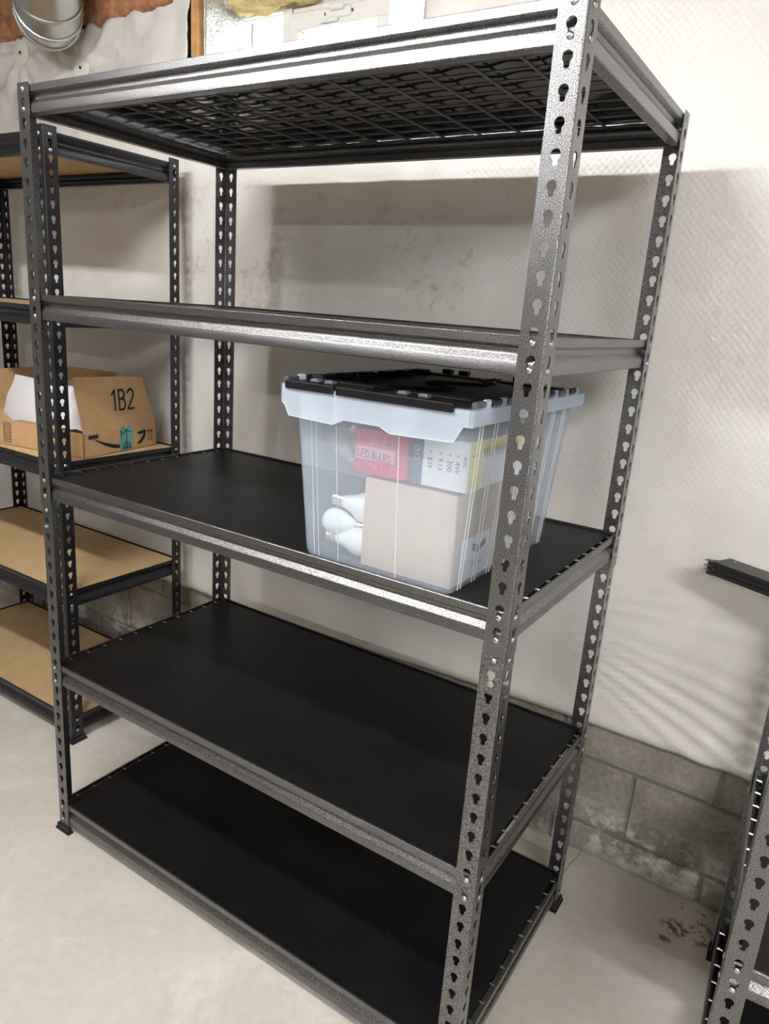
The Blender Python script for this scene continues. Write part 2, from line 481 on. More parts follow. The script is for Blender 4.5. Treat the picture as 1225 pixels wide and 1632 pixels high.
# concrete blocks in running bond (the courses that can be seen under the blanket)
rows = [(0.0, 0.086, 1.512), (0.096, 0.288, 1.305), (0.298, 0.492, 1.508)]
bmesh_cache = {}
for z0, z1, xj in rows:
    k0 = math.floor((XL - xj) / 0.407)
    for k in range(k0, 16):
        x0 = xj + k * 0.407 + 0.005
        if x0 < -2.5 or x0 > 2.6: continue
        key = (z0,)
        if key not in bmesh_cache:
            bmesh_cache[key] = MB().box(0, 0.397, -0.007, 0.02, z0, z1, 0.004).mesh('block', mat=M['block'])
        o = link('block', bmesh_cache[key], None, wall)
        o.location = (x0, YW + random.uniform(-.0015, .0015), 0)

# joists under the ceiling
jm = MB().box(-0.019, 0.019, YF, YW, 2.45, CEIL).mesh('joist', mat=M['joist'])
ceil = bpy.data.objects['ceiling']
for i in range(17):
    o = link('joist', jm, None, ceil)
    o.location = (XL + 0.25 + i * 0.42, 0, 0)

# ---- quilted blanket on the wall
def fbm(x, z, s, seed=0.0):
    return noise.fractal(Vector((x * s + seed, z * s, seed * 1.7)), 1.0, 2.1, 4)
def smooth(a, b, t):
    t = max(0, min(1, (t - a) / (b - a)))
    return t * t * (3 - 2 * t)
PUCK = [(-1.226, 2.245), (-0.876, 2.162), (-1.1, 0.86), (-0.62, 0.84)]
def sheet_y(x, z):
    y = 0.777
    y += 0.006 * fbm(x, z, 1.3, 3.1) + 0.0025 * fbm(x, z, 5, 9.0)
    # vertical tension creases, left and centre
    lw = 1 - smooth(0.3, 1.1, x)
    y += lw * 0.0022 * math.sin(x * 42 + 3 * fbm(x, z * .25, 2, 1.0)) * (0.4 + 0.6 * fbm(x, z, 2, 5))
    # gathered folds fanning out to the lower right
    for fx, fz, s0 in ((0.86, 0.70, 1), (-1.75, 0.62, 1)):
        dx, dz = x - fx, z - fz
        r = math.hypot(dx, dz)
        if dx > 0.02 and r < 1.6:
            th = math.atan2(dz + 0.10 * dx * dx, dx)
            m = smooth(0.10, 0.28, r) * (1 - smooth(1.0, 1.6, r)) * smooth(-0.75, -0.45, th) * (1 - smooth(0.02, 0.42, th))
            ph = th * 34 + 2.2 * fbm(th * 2.0, r * .5, 1.0, 2.0)
            y -= m * 0.0058 * (abs(math.sin(ph)) ** 1.5 - .4 + 0.35 * math.sin(ph * 2.3 + 1)) * min(1.4, .5 + r)
    # crumpled poly high up and puckers round the fixings
    hi = smooth(1.95, 2.15, z) * (1 - smooth(0.4, 0.8, x))
    y -= hi * 0.022 * (abs(fbm(x, z, 4.2, 7)) + .6 * abs(fbm(x * .6 + z * .5, z, 9, 11)) - .35)
    for px, pz in PUCK:
        d = math.hypot(x - px, z - pz)
        a = math.atan2(z - pz, x - px)
        w = math.exp(-(d / 0.16) ** 2)
        y += 0.014 * w + 0.010 * math.exp(-((d - .11) / .10) ** 2) * math.sin(a * 9 + 2 * fbm(x, z, 3, 4))
    # hem rolls back to the wall at the bottom
    zb = hem(x)
    if z < zb + 0.03:
        t = (zb + 0.03 - z) / 0.03
        y += 0.016 * t * t
    return min(y, 0.8195)
def hem(x):
    return 0.372 + 0.038 * smooth(-0.4, 1.3, x) + 0.004 * fbm(x, 0, 2.5, 8)
def ztop(x):
    if x < -0.66: return 2.292 + 0.012 * fbm(x, 0, 6, 2)
    if x < -0.34: return 2.292 + 0.05 * smooth(-0.66, -0.56, x)
    return 2.345
bl = MB()
xs = []
x = -2.45
while x < 3.3:
    xs.append(x); x += 0.0125 if -1.45 < x < 1.75 else 0.05
NZ = 168
for x in xs:
    zb, zt = hem(x), ztop(x)
    for j in range(NZ + 1):
        t = j / NZ
        z = zb + (zt - zb) * t
        bl.v.append((x, sheet_y(x, z), z))
for i in range(len(xs) - 1):
    for j in range(NZ):
        xm = (xs[i] + xs[i + 1]) / 2
        zm = hem(xm) + (ztop(xm) - hem(xm)) * (j + .5) / NZ
        if -0.335 < xm < 0.495 and zm > 2.0: continue
        a = i * (NZ + 1) + j
        bl.f.append((a, a + NZ + 1, a + NZ + 2, a + 1))
bo = bl.build('insulation_blanket', M['blanket'], smooth='all', fix=False)
bm_ = bo.modifiers.new('thick', 'SOLIDIFY'); bm_.thickness = 0.0012; bm_.offset = -1
tag(bo, 'white quilted insulation blanket hung over the concrete block wall', 'insulation')

# fixing washers with nails
for k, (px, pz, lab) in enumerate([(-1.226, 2.245, 'round plastic insulation washer with nail, left of the two under the duct'), (-0.876, 2.162, 'round plastic insulation washer with nail just above the top shelf rim')]):
    w = empty('insulation_washer', (px, sheet_y(px, pz) - 0.004, pz))
    R = Matrix.Rotation(PI / 2, 4, 'X')
    MB().lathe([(0, 0.004), (.03, .004), (.042, .001), (.042, -.001), (0, -.001)], 20, R).build('disc', M['carton_white'], w, smooth=True)
    MB().lathe([(.005, 0.003), (.005, .008), (0, .010)], 8, R).build('nail_head', M['ink'], w)
    tag(w, lab, 'washer', 'insulation washers')

# stud beside the window recess, foil on the reveal, foam over the head
struct(MB().box(-0.334, -0.303, 0.782, 0.822, 1.95, 2.45, .002).build('trim_1', M['wood']))
struct(MB().box(0.494, 0.53, 0.784, 0.822, 1.95, 2.45, .002).build('trim_2', M['wood']))
rv = MB()
n = 14
for i in range(n + 1):
    for j in range(n * 2 + 1):
        y = .80 + .165 * i / n; z = 1.92 + .46 * j / (2 * n)
        rv.v.append((-0.297 + .006 * fbm(y, z, 14, 3), y, z))
for i in range(n):
    for j in range(2 * n):
        a = i * (2 * n + 1) + j
        rv.f.append((a, a + 1, a + 2 * n + 2, a + 2 * n + 1))
fo = rv.build('foil_insulation', M['foil'], smooth='all', fix=False)
fm = fo.modifiers.new('thick', 'SOLIDIFY'); fm.thickness = 0.003
tag(fo, 'crinkled foil faced insulation lining the left side of the window recess', 'insulation')

def lump(name, x0, x1, y0, y1, z0, z1, mat, seed, amp=0.02, nx=40):
    bm = bmesh.new()
    bmesh.ops.create_cube(bm, size=1)
    bmesh.ops.subdivide_edges(bm, edges=bm.edges[:], cuts=11, use_grid_fill=True)
    for v in bm.verts:
        p = v.co.copy()
        # round the box a little
        l = (abs(p.x * 2) ** 6 + abs(p.y * 2) ** 4 + abs(p.z * 2) ** 4) ** 0.25
        q = Vector((p.x, p.y / max(l, 1) * 1.0, p.z / max(l, 1)))
        w = Vector(((x0 + x1) / 2 + q.x * (x1 - x0), (y0 + y1) / 2 + q.y * (y1 - y0), (z0 + z1) / 2 + q.z * (z1 - z0)))
        d = Vector((noise.fractal(w * 16 + Vector((seed, 0, 0)), 1, 2, 4), noise.fractal(w * 16 + Vector((0, seed, 0)), 1, 2, 4), noise.fractal(w * 16 + Vector((0, 0, seed)), 1, 2, 4)))
        v.co = w + d * amp
    me = bpy.data.meshes.new(name); bm.to_mesh(me); bm.free()
    me.shade_smooth(); me.materials.append(mat)
    return link(name, me)
tag(lump('insulation_batt', -1.75, -0.95, .755, .815, 2.285, 2.46, M['glasswool'], 3), 'brown glass wool batt left of the round duct', 'insulation', 'glass wool batts')
tag(lump('insulation_batt', -0.93, -0.42, .765, .818, 2.285, 2.46, M['glasswool'], 8), 'brown glass wool batt showing right of the round duct', 'insulation', 'glass wool batts')
tag(lump('foam_filler', -0.275, 0.035, .86, .955, 2.290, 2.37, M['foam'], 5, .016), 'yellow expanding foam above the bright left window pane', 'foam', 'window foam')
tag(lump('foam_filler', 0.075, 0.35, .86, .950, 2.295, 2.38, M['foam'], 12, .014), 'yellow expanding foam above the white sash with latch', 'foam', 'window foam')

# window
wn = struct(empty('window_1', (0, 0.95, 0)))
def wpart(name, mat, *boxes, ch=.003):
    m = MB()
    for bx in boxes: m.box(*bx, ch)
    o = m.build(name, mat, wn)
    return o
wpart('window_frame', M['vinyl'], (-.302, .56, .0, .05, 1.90, 1.93), (-.302, .56, .0, .05, 2.29, 2.33), (-.302, -.288, .0, .05, 1.93, 2.29), (.545, .56, 0, .05, 1.93, 2.29))
wpart('mullion', M['vinyl'], (-.102, -.070, -.012, .05, 1.93, 2.29))
sash = wpart('sash', M['vinyl'], (-.068, .292, -.022, .02, 2.222, 2.268), (-.068, -.03, -.022, .02, 1.94, 2.222), (.252, .292, -.022, .02, 1.94, 2.222), (-.03, .252, -.022, .02, 1.94, 1.975))
wpart('glazing_bar', M['vinyl'], (-.068, .30, -.006, .02, 2.272, 2.288), (.40, .425, 0, .03, 1.93, 2.29))
for x0, x1, yy in ((-.288, -.102, .02), (-.03, .252, .004), (.292, .40, .02), (.425, .545, .02)):
    z1 = 2.29 if yy > .01 else 2.222
    MB().box(x0, x1, yy, yy + .004, 1.935, z1).build('pane', M['glass'], wn)
lt = MB()
lt.box(.075, .165, -.030, -.022, 2.236, 2.262, .003)
lt.box(.06, .12, -.036, -.028, 2.226, 2.236, .002)
lt.box(.095, .145, -.040, -.030, 2.252, 2.268, .003)
lo = lt.build('latch', M['vinyl'], wn)
for xx in (.072, .168):
    MB().lathe([(.004, 0), (.004, .004), (0, .005)], 8, Matrix.Translation((xx, -.0225, 2.249)) @ Matrix.Rotation(PI / 2, 4, 'X')).build('screw', M['ink_grey'], lo)
# greenery outside
gr = MB()
for k in range(1500):
    p = Vector((random.uniform(-3.4, -.2), random.uniform(2.6, 3.6), 1.8 + abs(random.gauss(0, .5))))
    a = Vector((random.gauss(0, 1), random.gauss(0, 1), random.gauss(0, 1))).normalized() * .045
    b2 = a.cross(Vector((random.gauss(0, 1), random.gauss(0, 1), random.gauss(0, 1)))).normalized() * .02
    gr.quad(p - a, p + b2, p + a, p - b2)
g = gr.build('garden_shrub', M['leaf'], fix=False)
tag(g, 'pale green shrub seen outside through the left window pane', 'shrub')
g['kind'] = 'stuff'
struct(MB().box(-4, 4, YW + .3, 5, 1.55, 1.75).build('outdoor_ground', M['soil']))  # soil ground outside the window

# round duct elbow
dt = empty('air_duct', (-0.665, 0.60, 2.45))
RD = 0.100
T0 = Vector((-.34, .38, -.86)).normalized(); T1 = Vector((-.86, .50, .12)).normalized()
Tm = (T0 + T1).normalized(); Tn = (T1 - T0).normalized()
BEND = T0.angle(T1)
RB = 0.19
DC = Vector((-0.775, 0.60, 2.305))
def dpath(a):      # a from -BEND/2 (pipe from the joists) to BEND/2 (towards the wall)
    c = DC + Tn * RB
    p = c - Tn * RB * math.cos(a) + Tm * RB * math.sin(a)
    t = Tm * math.cos(a) + Tn * math.sin(a)
    return p - Vector((-0.665, 0.60, 2.45)), t.normalized()
def ring(a, r, ext=0.0):
    p, t = dpath(a)
    p = p + t * ext
    s2 = t.cross(Tm.cross(Tn)).normalized()
    side = t.cross(s2)
    return [p + (side * math.cos(2 * PI * k / 28) + s2 * math.sin(2 * PI * k / 28)) * r for k in range(28)]
def skin(name, rings, mat, parent):
    m = MB(); nn = 28
    vs = [q for r_ in rings for q in r_]
    fs = [(i * nn + k, i * nn + (k + 1) % nn, (i + 1) * nn + (k + 1) % nn, (i + 1) * nn + k) for i in range(len(rings) - 1) for k in range(nn)]
    m.add(vs, fs)
    return m.build(name, mat, parent, smooth=True)
H2 = BEND / 2
skin('pipe', [ring(-H2, RD, -.24), ring(-H2, RD, 0)], M['galv'], dt)
gores = [-H2, -H2 + BEND * .25, -H2 + BEND * .5, -H2 + BEND * .75, H2]
for i in range(len(gores) - 1):
    skin('elbow_gore', [ring(gores[i], RD), ring(gores[i + 1], RD)], M['galv'], dt)
for a in gores:
    rr = [ring(a, RD + dr, ex) for dr, ex in ((0, -.006), (.0035, -.0045), (.0055, 0), (.0035, .0045), (0, .006))]
    skin('seam_bead', rr, M['galv'], dt)
skin('pipe', [ring(H2, RD, 0), ring(H2, RD, .08)], M['galv'], dt)
tag(dt, 'round galvanised duct elbow hanging below the joists', 'duct')

# ceiling lights
tube_mat = {}
for k, (tx, ty, tz, tl_, ts) in enumerate(TUBES):
    tf = empty('tube_light', (tx, ty, tz))
    MB().box(-tl_ / 2, tl_ / 2, -.05, .05, .0, .05, .004).build('housing', M['porcelain'], tf)
    tm = emit('lit_tube', TUBE_COLOR, ts)
    for yy in (-.028, .028):
        MB().tube([(-tl_ / 2 + .02, yy, -.018), (tl_ / 2 - .02, yy, -.018)], .013, 10).build('tube', tm, tf, smooth=True)
    for xx in (-1, 1):
        MB().box(xx * (tl_ / 2 - .01) - .01, xx * (tl_ / 2 - .01) + .01, -.045, .045, -.035, 0, .003).build('tube_holder', M['porcelain'], tf)
    tag(tf, ['twin tube ceiling light just in front of the tall grey shelf', 'twin tube ceiling light towards the right of the basement', 'added twin tube fill light far behind the viewer'][k], 'lamp', 'tube lights')

# ------------------------------------------------------------------ shelving
PW, PT = 0.040, 0.0018
PITCHH = 0.03787
ZC1 = 1.8334
RV = 0.0144
def circ(i): return ZC1 - (i - 1) * PITCHH

def keyhole(n_extra=18):
    r, w, Lb = 0.0073, 0.0040, 0.0145 - 0.0040
    a0 = math.asin(w / r)
    angs = [2 * PI * k / n_extra for k in range(n_extra)]
    return r, w, Lb, a0, angs
def hole_r(a):
    """distance from the circle centre to the outline along angle a (a = -pi/2 is down)"""
    r, w, Lb = 0.0073, 0.0040, 0.0105
    dx, dz = math.cos(a), math.sin(a)
    best = r
    if dz < 0:
        # capsule from (0,0) to (0,-Lb) radius w
        t = w / abs(dx) if abs(dx) > 1e-6 else 1e9
        if t * dz < -Lb:
            # end circle at (0,-Lb)
            bq = dz * -Lb
            t = bq + math.sqrt(max(0, bq * bq - (Lb * Lb - w * w)))
        best = max(best, t)
    return best
ANG = sorted([2 * PI * k / 14 - PI for k in range(14)] + [-PI / 2 - .585, -PI / 2 + .585, -PI / 2 - .55, -PI / 2 + .55, -PI / 2 + .33, -PI / 2 - .33, -PI / 2 - .15, -PI / 2 + .15])

def post_mesh(name, zb, zt, idx, sx, sy, mat, inset=0.0, pw=PW, c0=None):
    """L-shaped angle post; corner at origin, arms along +x*sx and +y*sy, keyholes at circle heights"""
    m = MB()
    ch = 0.0028
    cs = [(circ(i) if c0 is None else c0 - (i - 1) * PITCHH) for i in idx]
    up, dn = 0.01545, PITCHH - 0.01545
    def plate(P, z0, z1):
        # P(u, d, z): u along the flange, d depth from outer face
        for d in (0, PT):
            m.quad(P(ch, d, z0), P(pw, d, z0), P(pw, d, z1), P(ch, d, z1))
        m.quad(P(pw, 0, z0), P(pw, PT, z0), P(pw, PT, z1), P(pw, 0, z1))
    def cell(P, c):
        u0, u1, z0, z1 = ch, pw, c - dn, c + up
        uc = pw / 2
        corners = [math.atan2(zz - c, uu - uc) for uu in (u0, u1) for zz in (z0, z1)]
        A = sorted(ANG + corners)
        n = len(A)
        inn, out = [], []
        for a in A:
            h = hole_r(a)
            dx, dz = math.cos(a), math.sin(a)
            t = 1e9
            if dx > 1e-9: t = min(t, (u1 - uc) / dx)
            if dx < -1e-9: t = min(t, (u0 - uc) / dx)
            if dz > 1e-9: t = min(t, (z1 - c) / dz)
            if dz < -1e-9: t = min(t, (z0 - c) / dz)
            inn.append((uc + dx * h, c + dz * h)); out.append((uc + dx * t, c + dz * t))
        vs = []
        for d in (0, PT):
            vs += [P(u, d, z) for u, z in inn] + [P(u, d, z) for u, z in out]
        fs = []
        for k in range(n):
            k2 = (k + 1) % n
            fs.append((k, k2, n + k2, n + k))
            fs.append((2 * n + k, 3 * n + k, 3 * n + k2, 2 * n + k2))
            fs.append((k, 2 * n + k, 2 * n + k2, k2))
        m.add(vs, fs)
        m.quad(P(pw, 0, z0), P(pw, PT, z0), P(pw, PT, z1), P(pw, 0, z1))
    PA = lambda u, d, z: ((u + inset) * sx, (d + inset) * sy, z)
    PB = lambda u, d, z: ((d + inset) * sx, (u + inset) * sy, z)
    for P in (PA, PB):
        cur = zt
        for c in cs:
            if c + up > zt or c - dn < zb: continue
            if cur - (c + up) > 1e-5: plate(P, c + up, cur)
            cell(P, c); cur = c - dn
        if cur - zb > 1e-5: plate(P, zb, cur)
    # rolled corner
    i = inset
    prof = [(ch + i, i), (ch * .35 + i, ch * .35 * .6 + i), (ch * .21 + i, ch * .35 + i), (i, ch + i)]
    prof2 = [(ch + i, PT + i), (PT + i, ch + i)]
    for a, b in zip(prof[:-1], prof[1:]):
        m.quad((a[0] * sx, a[1] * sy, zb), (b[0] * sx, b[1] * sy, zb), (b[0] * sx, b[1] * sy, zt), (a[0] * sx, a[1] * sy, zt))
    a, b = prof2
    m.quad((a[0] * sx, a[1] * sy, zb), (b[0] * sx, b[1] * sy, zb), (b[0] * sx, b[1] * sy, zt), (a[0] * sx, a[1] * sy, zt))
    for zz in (zb, zt):
        m.add([(px * sx, py * sy, zz) for px, py in [(pw + i, i)] + prof + [(i, pw + i), (PT + i, pw + i)] + prof2[::-1] + [(pw + i, PT + i)]], [tuple(range(10))])
    me = bpy.data.meshes.new(name)
    me.from_pydata([tuple(v) for v in m.v], [], m.f)
    bm = bmesh.new(); bm.from_mesh(me)
    bmesh.ops.remove_doubles(bm, verts=bm.verts, dist=2e-6)
    bmesh.ops.recalc_face_normals(bm, faces=bm.faces)
    bm.to_mesh(me); bm.free()
    me.materials.append(mat)
    return me

BE = 0.0045      # beam face sits this far behind the post face
BEAM_H = 0.055
def beam_mesh(name, L, mat, style='step'):
    """along +x from 0.004 to L-0.004, outward is -y, top at z = 0"""
    if style == 'step':
        outer = [(.0045, 0), (.0008, 0), (0, -.0010), (0, -.0130), (.0012, -.0146), (.0088, -.0180), (.0096, -.0195), (.0096, -.0262), (.0088, -.0276), (.0010, -.0358), (0, -.0375), (0, -.0535), (.0012, -.055), (.020, -.055)]
    else:
        outer = [(.0045, 0), (.001, 0), (0, -.0012), (0, -.0115), (.002, -.0145), (.0075, -.018), (.0095, -.022), (.0095, -.026), (.007, -.031), (.002, -.0355), (0, -.039), (0, -.0535), (.0012, -.055), (.020, -.055)]
    t = 0.0016
    inner = []
    for k, (d, z) in enumerate(outer):
        a = outer[max(k - 1, 0)]; b = outer[min(k + 1, len(outer) - 1)]
        tx, tz = b[0] - a[0], b[1] - a[1]
        l = math.hypot(tx, tz)
        inner.append((d - tz / l * t, z + tx / l * t))
    poly = outer + inner[::-1]
    n = len(poly)
    m = MB()
    vs = [(0.004, d, z) for d, z in poly] + [(L - .004, d, z) for d, z in poly]
    fs = [(k, (k + 1) % n, n + (k + 1) % n, n + k) for k in range(n)]
    h = len(outer)
    for off in (0, n):
        for k in range(h - 1):
            fs.append((off + k, off + k + 1, off + n - 2 - k, off + n - 1 - k))
    m.add(vs, fs)
    return m.mesh(name, True, mat)

rivet_me = MB().lathe([(0.0052, 0), (0.0052, .0006), (.0042, .0020), (.0022, .0029), (0, .0032)], 10, Matrix.Rotation(PI / 2, 4, 'X')).mesh('rivet', 'all', M['rivet'])
screw_me = MB().lathe([(0.0058, 0), (0.0058, .0022), (.0046, .0030), (.002, .0030), (.0014, .002), (0, .002)], 8, Matrix.Rotation(PI / 2, 4, 'X')).mesh('screw', False, M['rivet'])

def foot_mesh(sx, sy):
    m = MB()
    a, w = -.003, .0075
    poly = [(a, a), (.046, a), (.046, w), (w, w), (w, .046), (a, .046)]
    m.prism([(x * sx, y * sy) for x, y in poly], 0.0, 0.017)
    poly2 = [(a - .003, a - .003), (.050, a - .003), (.050, w + .003), (w + .003, w + .003), (w + .003, .050), (a - .003, .050)]
    m.prism([(x * sx, y * sy) for x, y in poly2], 0.0, 0.005)
    return m.mesh('foot_cap', False, M['rubber'])

def shelf_unit(name, loc, rz, W, D, levels, mat, board_mat, seam, ztop, style='step', wires=(), top_wires=False, beam_z=None, rivet_i=None, inner_board=True, lower_only=False, board_gap=.021, screws=True):
    """levels: z of each beam top"""
    root = empty(name, loc, rz)
    corners = [(0, 0, 1, 1), (W, 0, -1, 1), (W, D, -1, -1), (0, D, 1, -1)]
    lo_idx = range(26 if seam else 2, 49)
    for cx, cy, sx, sy in corners:
        if seam:
            if not lower_only:
                o = link('upper_post', post_mesh('upper_post', seam, ztop, range(2, 25), sx, sy, mat), None, root); o.location = (cx, cy, 0)
            o = link('lower_post', post_mesh('lower_post', .010, seam + .012, lo_idx, sx, sy, mat, inset=0.0 if lower_only else 0.0020), None, root); o.location = (cx, cy, 0)
        else:
            o = link('post', post_mesh('post', .010, ztop, lo_idx, sx, sy, mat), None, root); o.location = (cx, cy, 0)
        o = link('foot_cap', foot_mesh(sx, sy), None, root); o.location = (cx, cy, 0)
        if seam and screws and not lower_only:
            for zz, me in ((seam - .009, rivet_me), (circ(26) - RV, screw_me)):
                for ax in (0, 1):
                    o = link('screw', me, None, root)
                    if ax == 0:
                        o.location = (cx + sx * PW / 2, cy + (.0016 if sy > 0 else -.0016), zz); o.rotation_euler = (0, 0, 0 if sy > 0 else PI)
                    else:
                        o.location = (cx + (.0016 if sx > 0 else -.0016), cy + sy * PW / 2, zz); o.rotation_euler = (0, 0, -PI / 2 if sx > 0 else PI / 2)
    long_me = beam_mesh('long_beam', W, mat, style)
    side_me = beam_mesh('side_beam', D, mat, style)
    bw, bd = W - 2 * board_gap, D - 2 * .011
    bme = MB().box(-bw / 2, bw / 2, -bd / 2, bd / 2, -.012, 0, .0012).mesh('shelf_board', False, board_mat)
    for k, zt in enumerate(levels):
        for nm, me, p, r, Ln in (('long_beam', long_me, (0, BE, zt), 0, W), ('side_beam', side_me, (W - BE, 0, zt), PI / 2, D), ('long_beam', long_me, (W, D - BE, zt), PI, W), ('side_beam', side_me, (BE, D, zt), -PI / 2, D)):
            b = link(nm, me, None, root)
            b.location = p; b.rotation_euler = (0, 0, r)
            for xx in (PW / 2, Ln - PW / 2):
                for dz in (-.009, -.009 - PITCHH):
                    rv_ = link('rivet', rivet_me, None, b)
                    rv_.location = (xx, -BE + .0002, dz)
        if inner_board and not (top_wires and k == 0):
            o = link('shelf_board', bme, None, root)
            o.location = (W / 2, D / 2, zt - .0045)
    return root

WM, DM, HM = 1.219, 0.6058, 1.8316
lev_main = [circ(i) - RV + .009 for i in (1, 12, 23, 36, 47)]
main = shelf_unit('storage_shelf', (0, 0, 0), 0, WM, DM, lev_main, M['hammer'], M['board'], 0.921, HM, top_wires=True)
tag(main, 'tall grey hammered steel storage shelf with black decks in the centre', 'shelf unit', 'steel shelving units')

# wire decks
def wire_straight(name, L, r, axis):
    m = MB()
    m.tube([(0, 0, 0), (L, 0, 0)] if axis == 'x' else [(0, 0, 0), (0, L, 0)], r, 6)
    return m.mesh(name, True, M['wire'])
YS = [0.051 + .0515 * k for k in range(11)]
XS = [.072 + .0907 * k for k in range(13)]
wx = wire_straight('wire', WM - .020, .0024, 'x')
wy = wire_straight('wire', DM - .024, .0024, 'y')
zt = lev_main[0]
deck = link('wire_deck', MB().tube([(.016, .014, zt - .012), (WM - .016, .014, zt - .012)], .0024).tube([(.016, DM - .014, zt - .012), (WM - .016, DM - .014, zt - .012)], .0024).mesh('wire_deck', True, M['wire']), None, main)
for y in YS:
    o = link('wire', wx, None, deck); o.location = (.010, y, zt - .012)
for x in XS:
    o = link('wire', wy, None, deck); o.location = (x, .012, zt - .0168)
for z in lev_main[1:]:
    m = MB()
    for y in YS:
        m.tube([(.009, y, z - .0055), (.018, y, z - .0055), (.034, y, z - .0135)], .0021, 6)
        m.tube([(WM - .009, y, z - .0055), (WM - .018, y, z - .0055), (WM - .034, y, z - .0135)], .0021, 6)
    o = m.build('wire_ends', M['rivet'], main, smooth=True)
    o['kind'] = 'stuff'

# thin glossy liner sheet resting on the wires of the top shelf
lm = MB()
nx_, ny_ = 60, 30
for i in range(nx_ + 1):
    for j in range(ny_ + 1):
        x = .024 + (WM - .042) * i / nx_; y = .014 + (DM - .028) * j / ny_
        lm.v.append((x, y, zt - .0065 + .0012 * math.sin(x / .0907 * 2 * PI + .6 * fbm(x, y, 5, 2)) + .0014 * fbm(x, y, 4, 6)))
for i in range(nx_):
    for j in range(ny_):
        a = i * (ny_ + 1) + j
        lm.f.append((a, a + ny_ + 1, a + ny_ + 2, a + 1))
lo_ = lm.build('liner_sheet', M['liner'], main, smooth='all', fix=False)
q_ = lo_.modifiers.new('thick', 'SOLIDIFY'); q_.thickness = .002; q_.offset = 1

# the black neighbour with bare particle boards
lev_nb = [1.822, 1.376, .934, .527, .090]
nb = shelf_unit('storage_shelf', (-1.285, 0.257, 0), 0, 0.975, 0.457, lev_nb, M['black_metal'], M['chip'], None, 1.8345, style='round', board_gap=.011)
tag(nb, 'black steel storage shelf with bare particle boards behind on the left', 'shelf unit', 'steel shelving units')

# the half-built unit at the lower right
lev_r = [circ(i) - RV + .009 for i in (36, 47)]
ru = shelf_unit('storage_shelf', (1.599, 0.090, 0), math.radians(2.8), WM, DM, lev_r, M['hammer'], M['board'], 0.921, HM, lower_only=True)
for z in lev_r:
    m = MB()
    for y in YS:
        m.tube([(.009, y, z - .0055), (.018, y, z - .0055), (.034, y, z - .0135)], .0021, 6)
    o = m.build('wire_ends', M['rivet'], ru, smooth=True); o['kind'] = 'stuff'
tag(ru, 'half built grey hammered steel shelf cut off by the right edge', 'shelf unit', 'steel shelving units')

# loose crossbars lying over the half-built unit
def crossbar(k):
    L, w, h = 1.02, .062, .0085
    root = empty('crossbar', (1.4215, .680, .9345 + .0105 * k), math.radians(-26.5))
    m = MB()
    t = .0014
    o_ = [(-w / 2, 0), (-w / 2, h - .001), (-w / 2 + .001, h), (w / 2 - .001, h), (w / 2, h - .001), (w / 2, 0), (w / 2 - t, 0), (w / 2 - t, h - t), (-w / 2 + t, h - t), (-w / 2 + t, 0)]
    n = len(o_)
    vs = [(0, y, z) for y, z in o_] + [(L, y, z) for y, z in o_]
    fs = [(i, (i + 1) % n, n + (i + 1) % n, n + i) for i in range(n)]
    m.add(vs, fs)
    m.build('channel', M['black_sat'], root)
    for s in (-1, 1):
        MB().tube([(-.024, s * .0 - .018 + .004 * s, .004), (.004, s * .0 - .018 + .004 * s, .004)], [.0016, .0022], 6).build('pin', M['rivet'], root, smooth=True)
    MB().box(-.010, .006, -.034, -.008, -.001, .007, .001).build('end_tab', M['black_sat'], root)
    MB().lathe([(.004, 0), (.004, .0012), (0, .002)], 8, Matrix.Translation((.022, .012, h))).build('rivet', M['rivet'], root)
    return tag(root, ['lowest', 'middle', 'topmost'][k] + ' of the three loose black steel crossbars lying at right', 'steel bar', 'loose crossbars')
for k in range(3): crossbar(k)

# ------------------------------------------------------------------ tote
ZS = lev_main[2] - .0045      # board surface of the third shelf
tote = empty('storage_tote', (0.95, 0.22, ZS))
def TL(x, y, z): return (x - .95, y - .22, z - ZS)
def rounded(x0, x1, y0, y1, r, n=4):
    pts = []
    for cx, cy, a0 in ((x1 - r, y1 - r, 0), (x0 + r, y1 - r, PI / 2), (x0 + r, y0 + r, PI), (x1 - r, y0 + r, 1.5 * PI)):
        for k in range(n + 1):
            a = a0 + PI / 2 * k / n
            pts.append((cx + r * math.cos(a), cy + r * math.sin(a)))
    return pts
ZR = 1.300
def body_sec(t):
    z = ZS + .002 + (1.285 - ZS - .002) * t
    return [TL(x, y, z) for x, y in rounded(.799 - .016 * t, 1.104 + .016 * t, .014 - .026 * t, .430 + .030 * t, .016)]
m = MB()
secs = [body_sec(t) for t in (0, .03, .35, .7, 1)]
secs[0] = [TL(x, y, ZS + .0005) for x, y in rounded(.803, 1.100, .018, .426, .014)]
nn = len(secs[0])
m.add([p for s_ in secs for p in s_], [(i * nn + k, i * nn + (k + 1) % nn, (i + 1) * nn + (k + 1) % nn, (i + 1) * nn + k) for i in range(len(secs) - 1) for k in range(nn)] + [tuple(range(nn))[::-1]])
b_ = m.build('body', M['tote'], tote, smooth=True)
sd = b_.modifiers.new('wall', 'SOLIDIFY'); sd.thickness = .002; sd.offset = -1
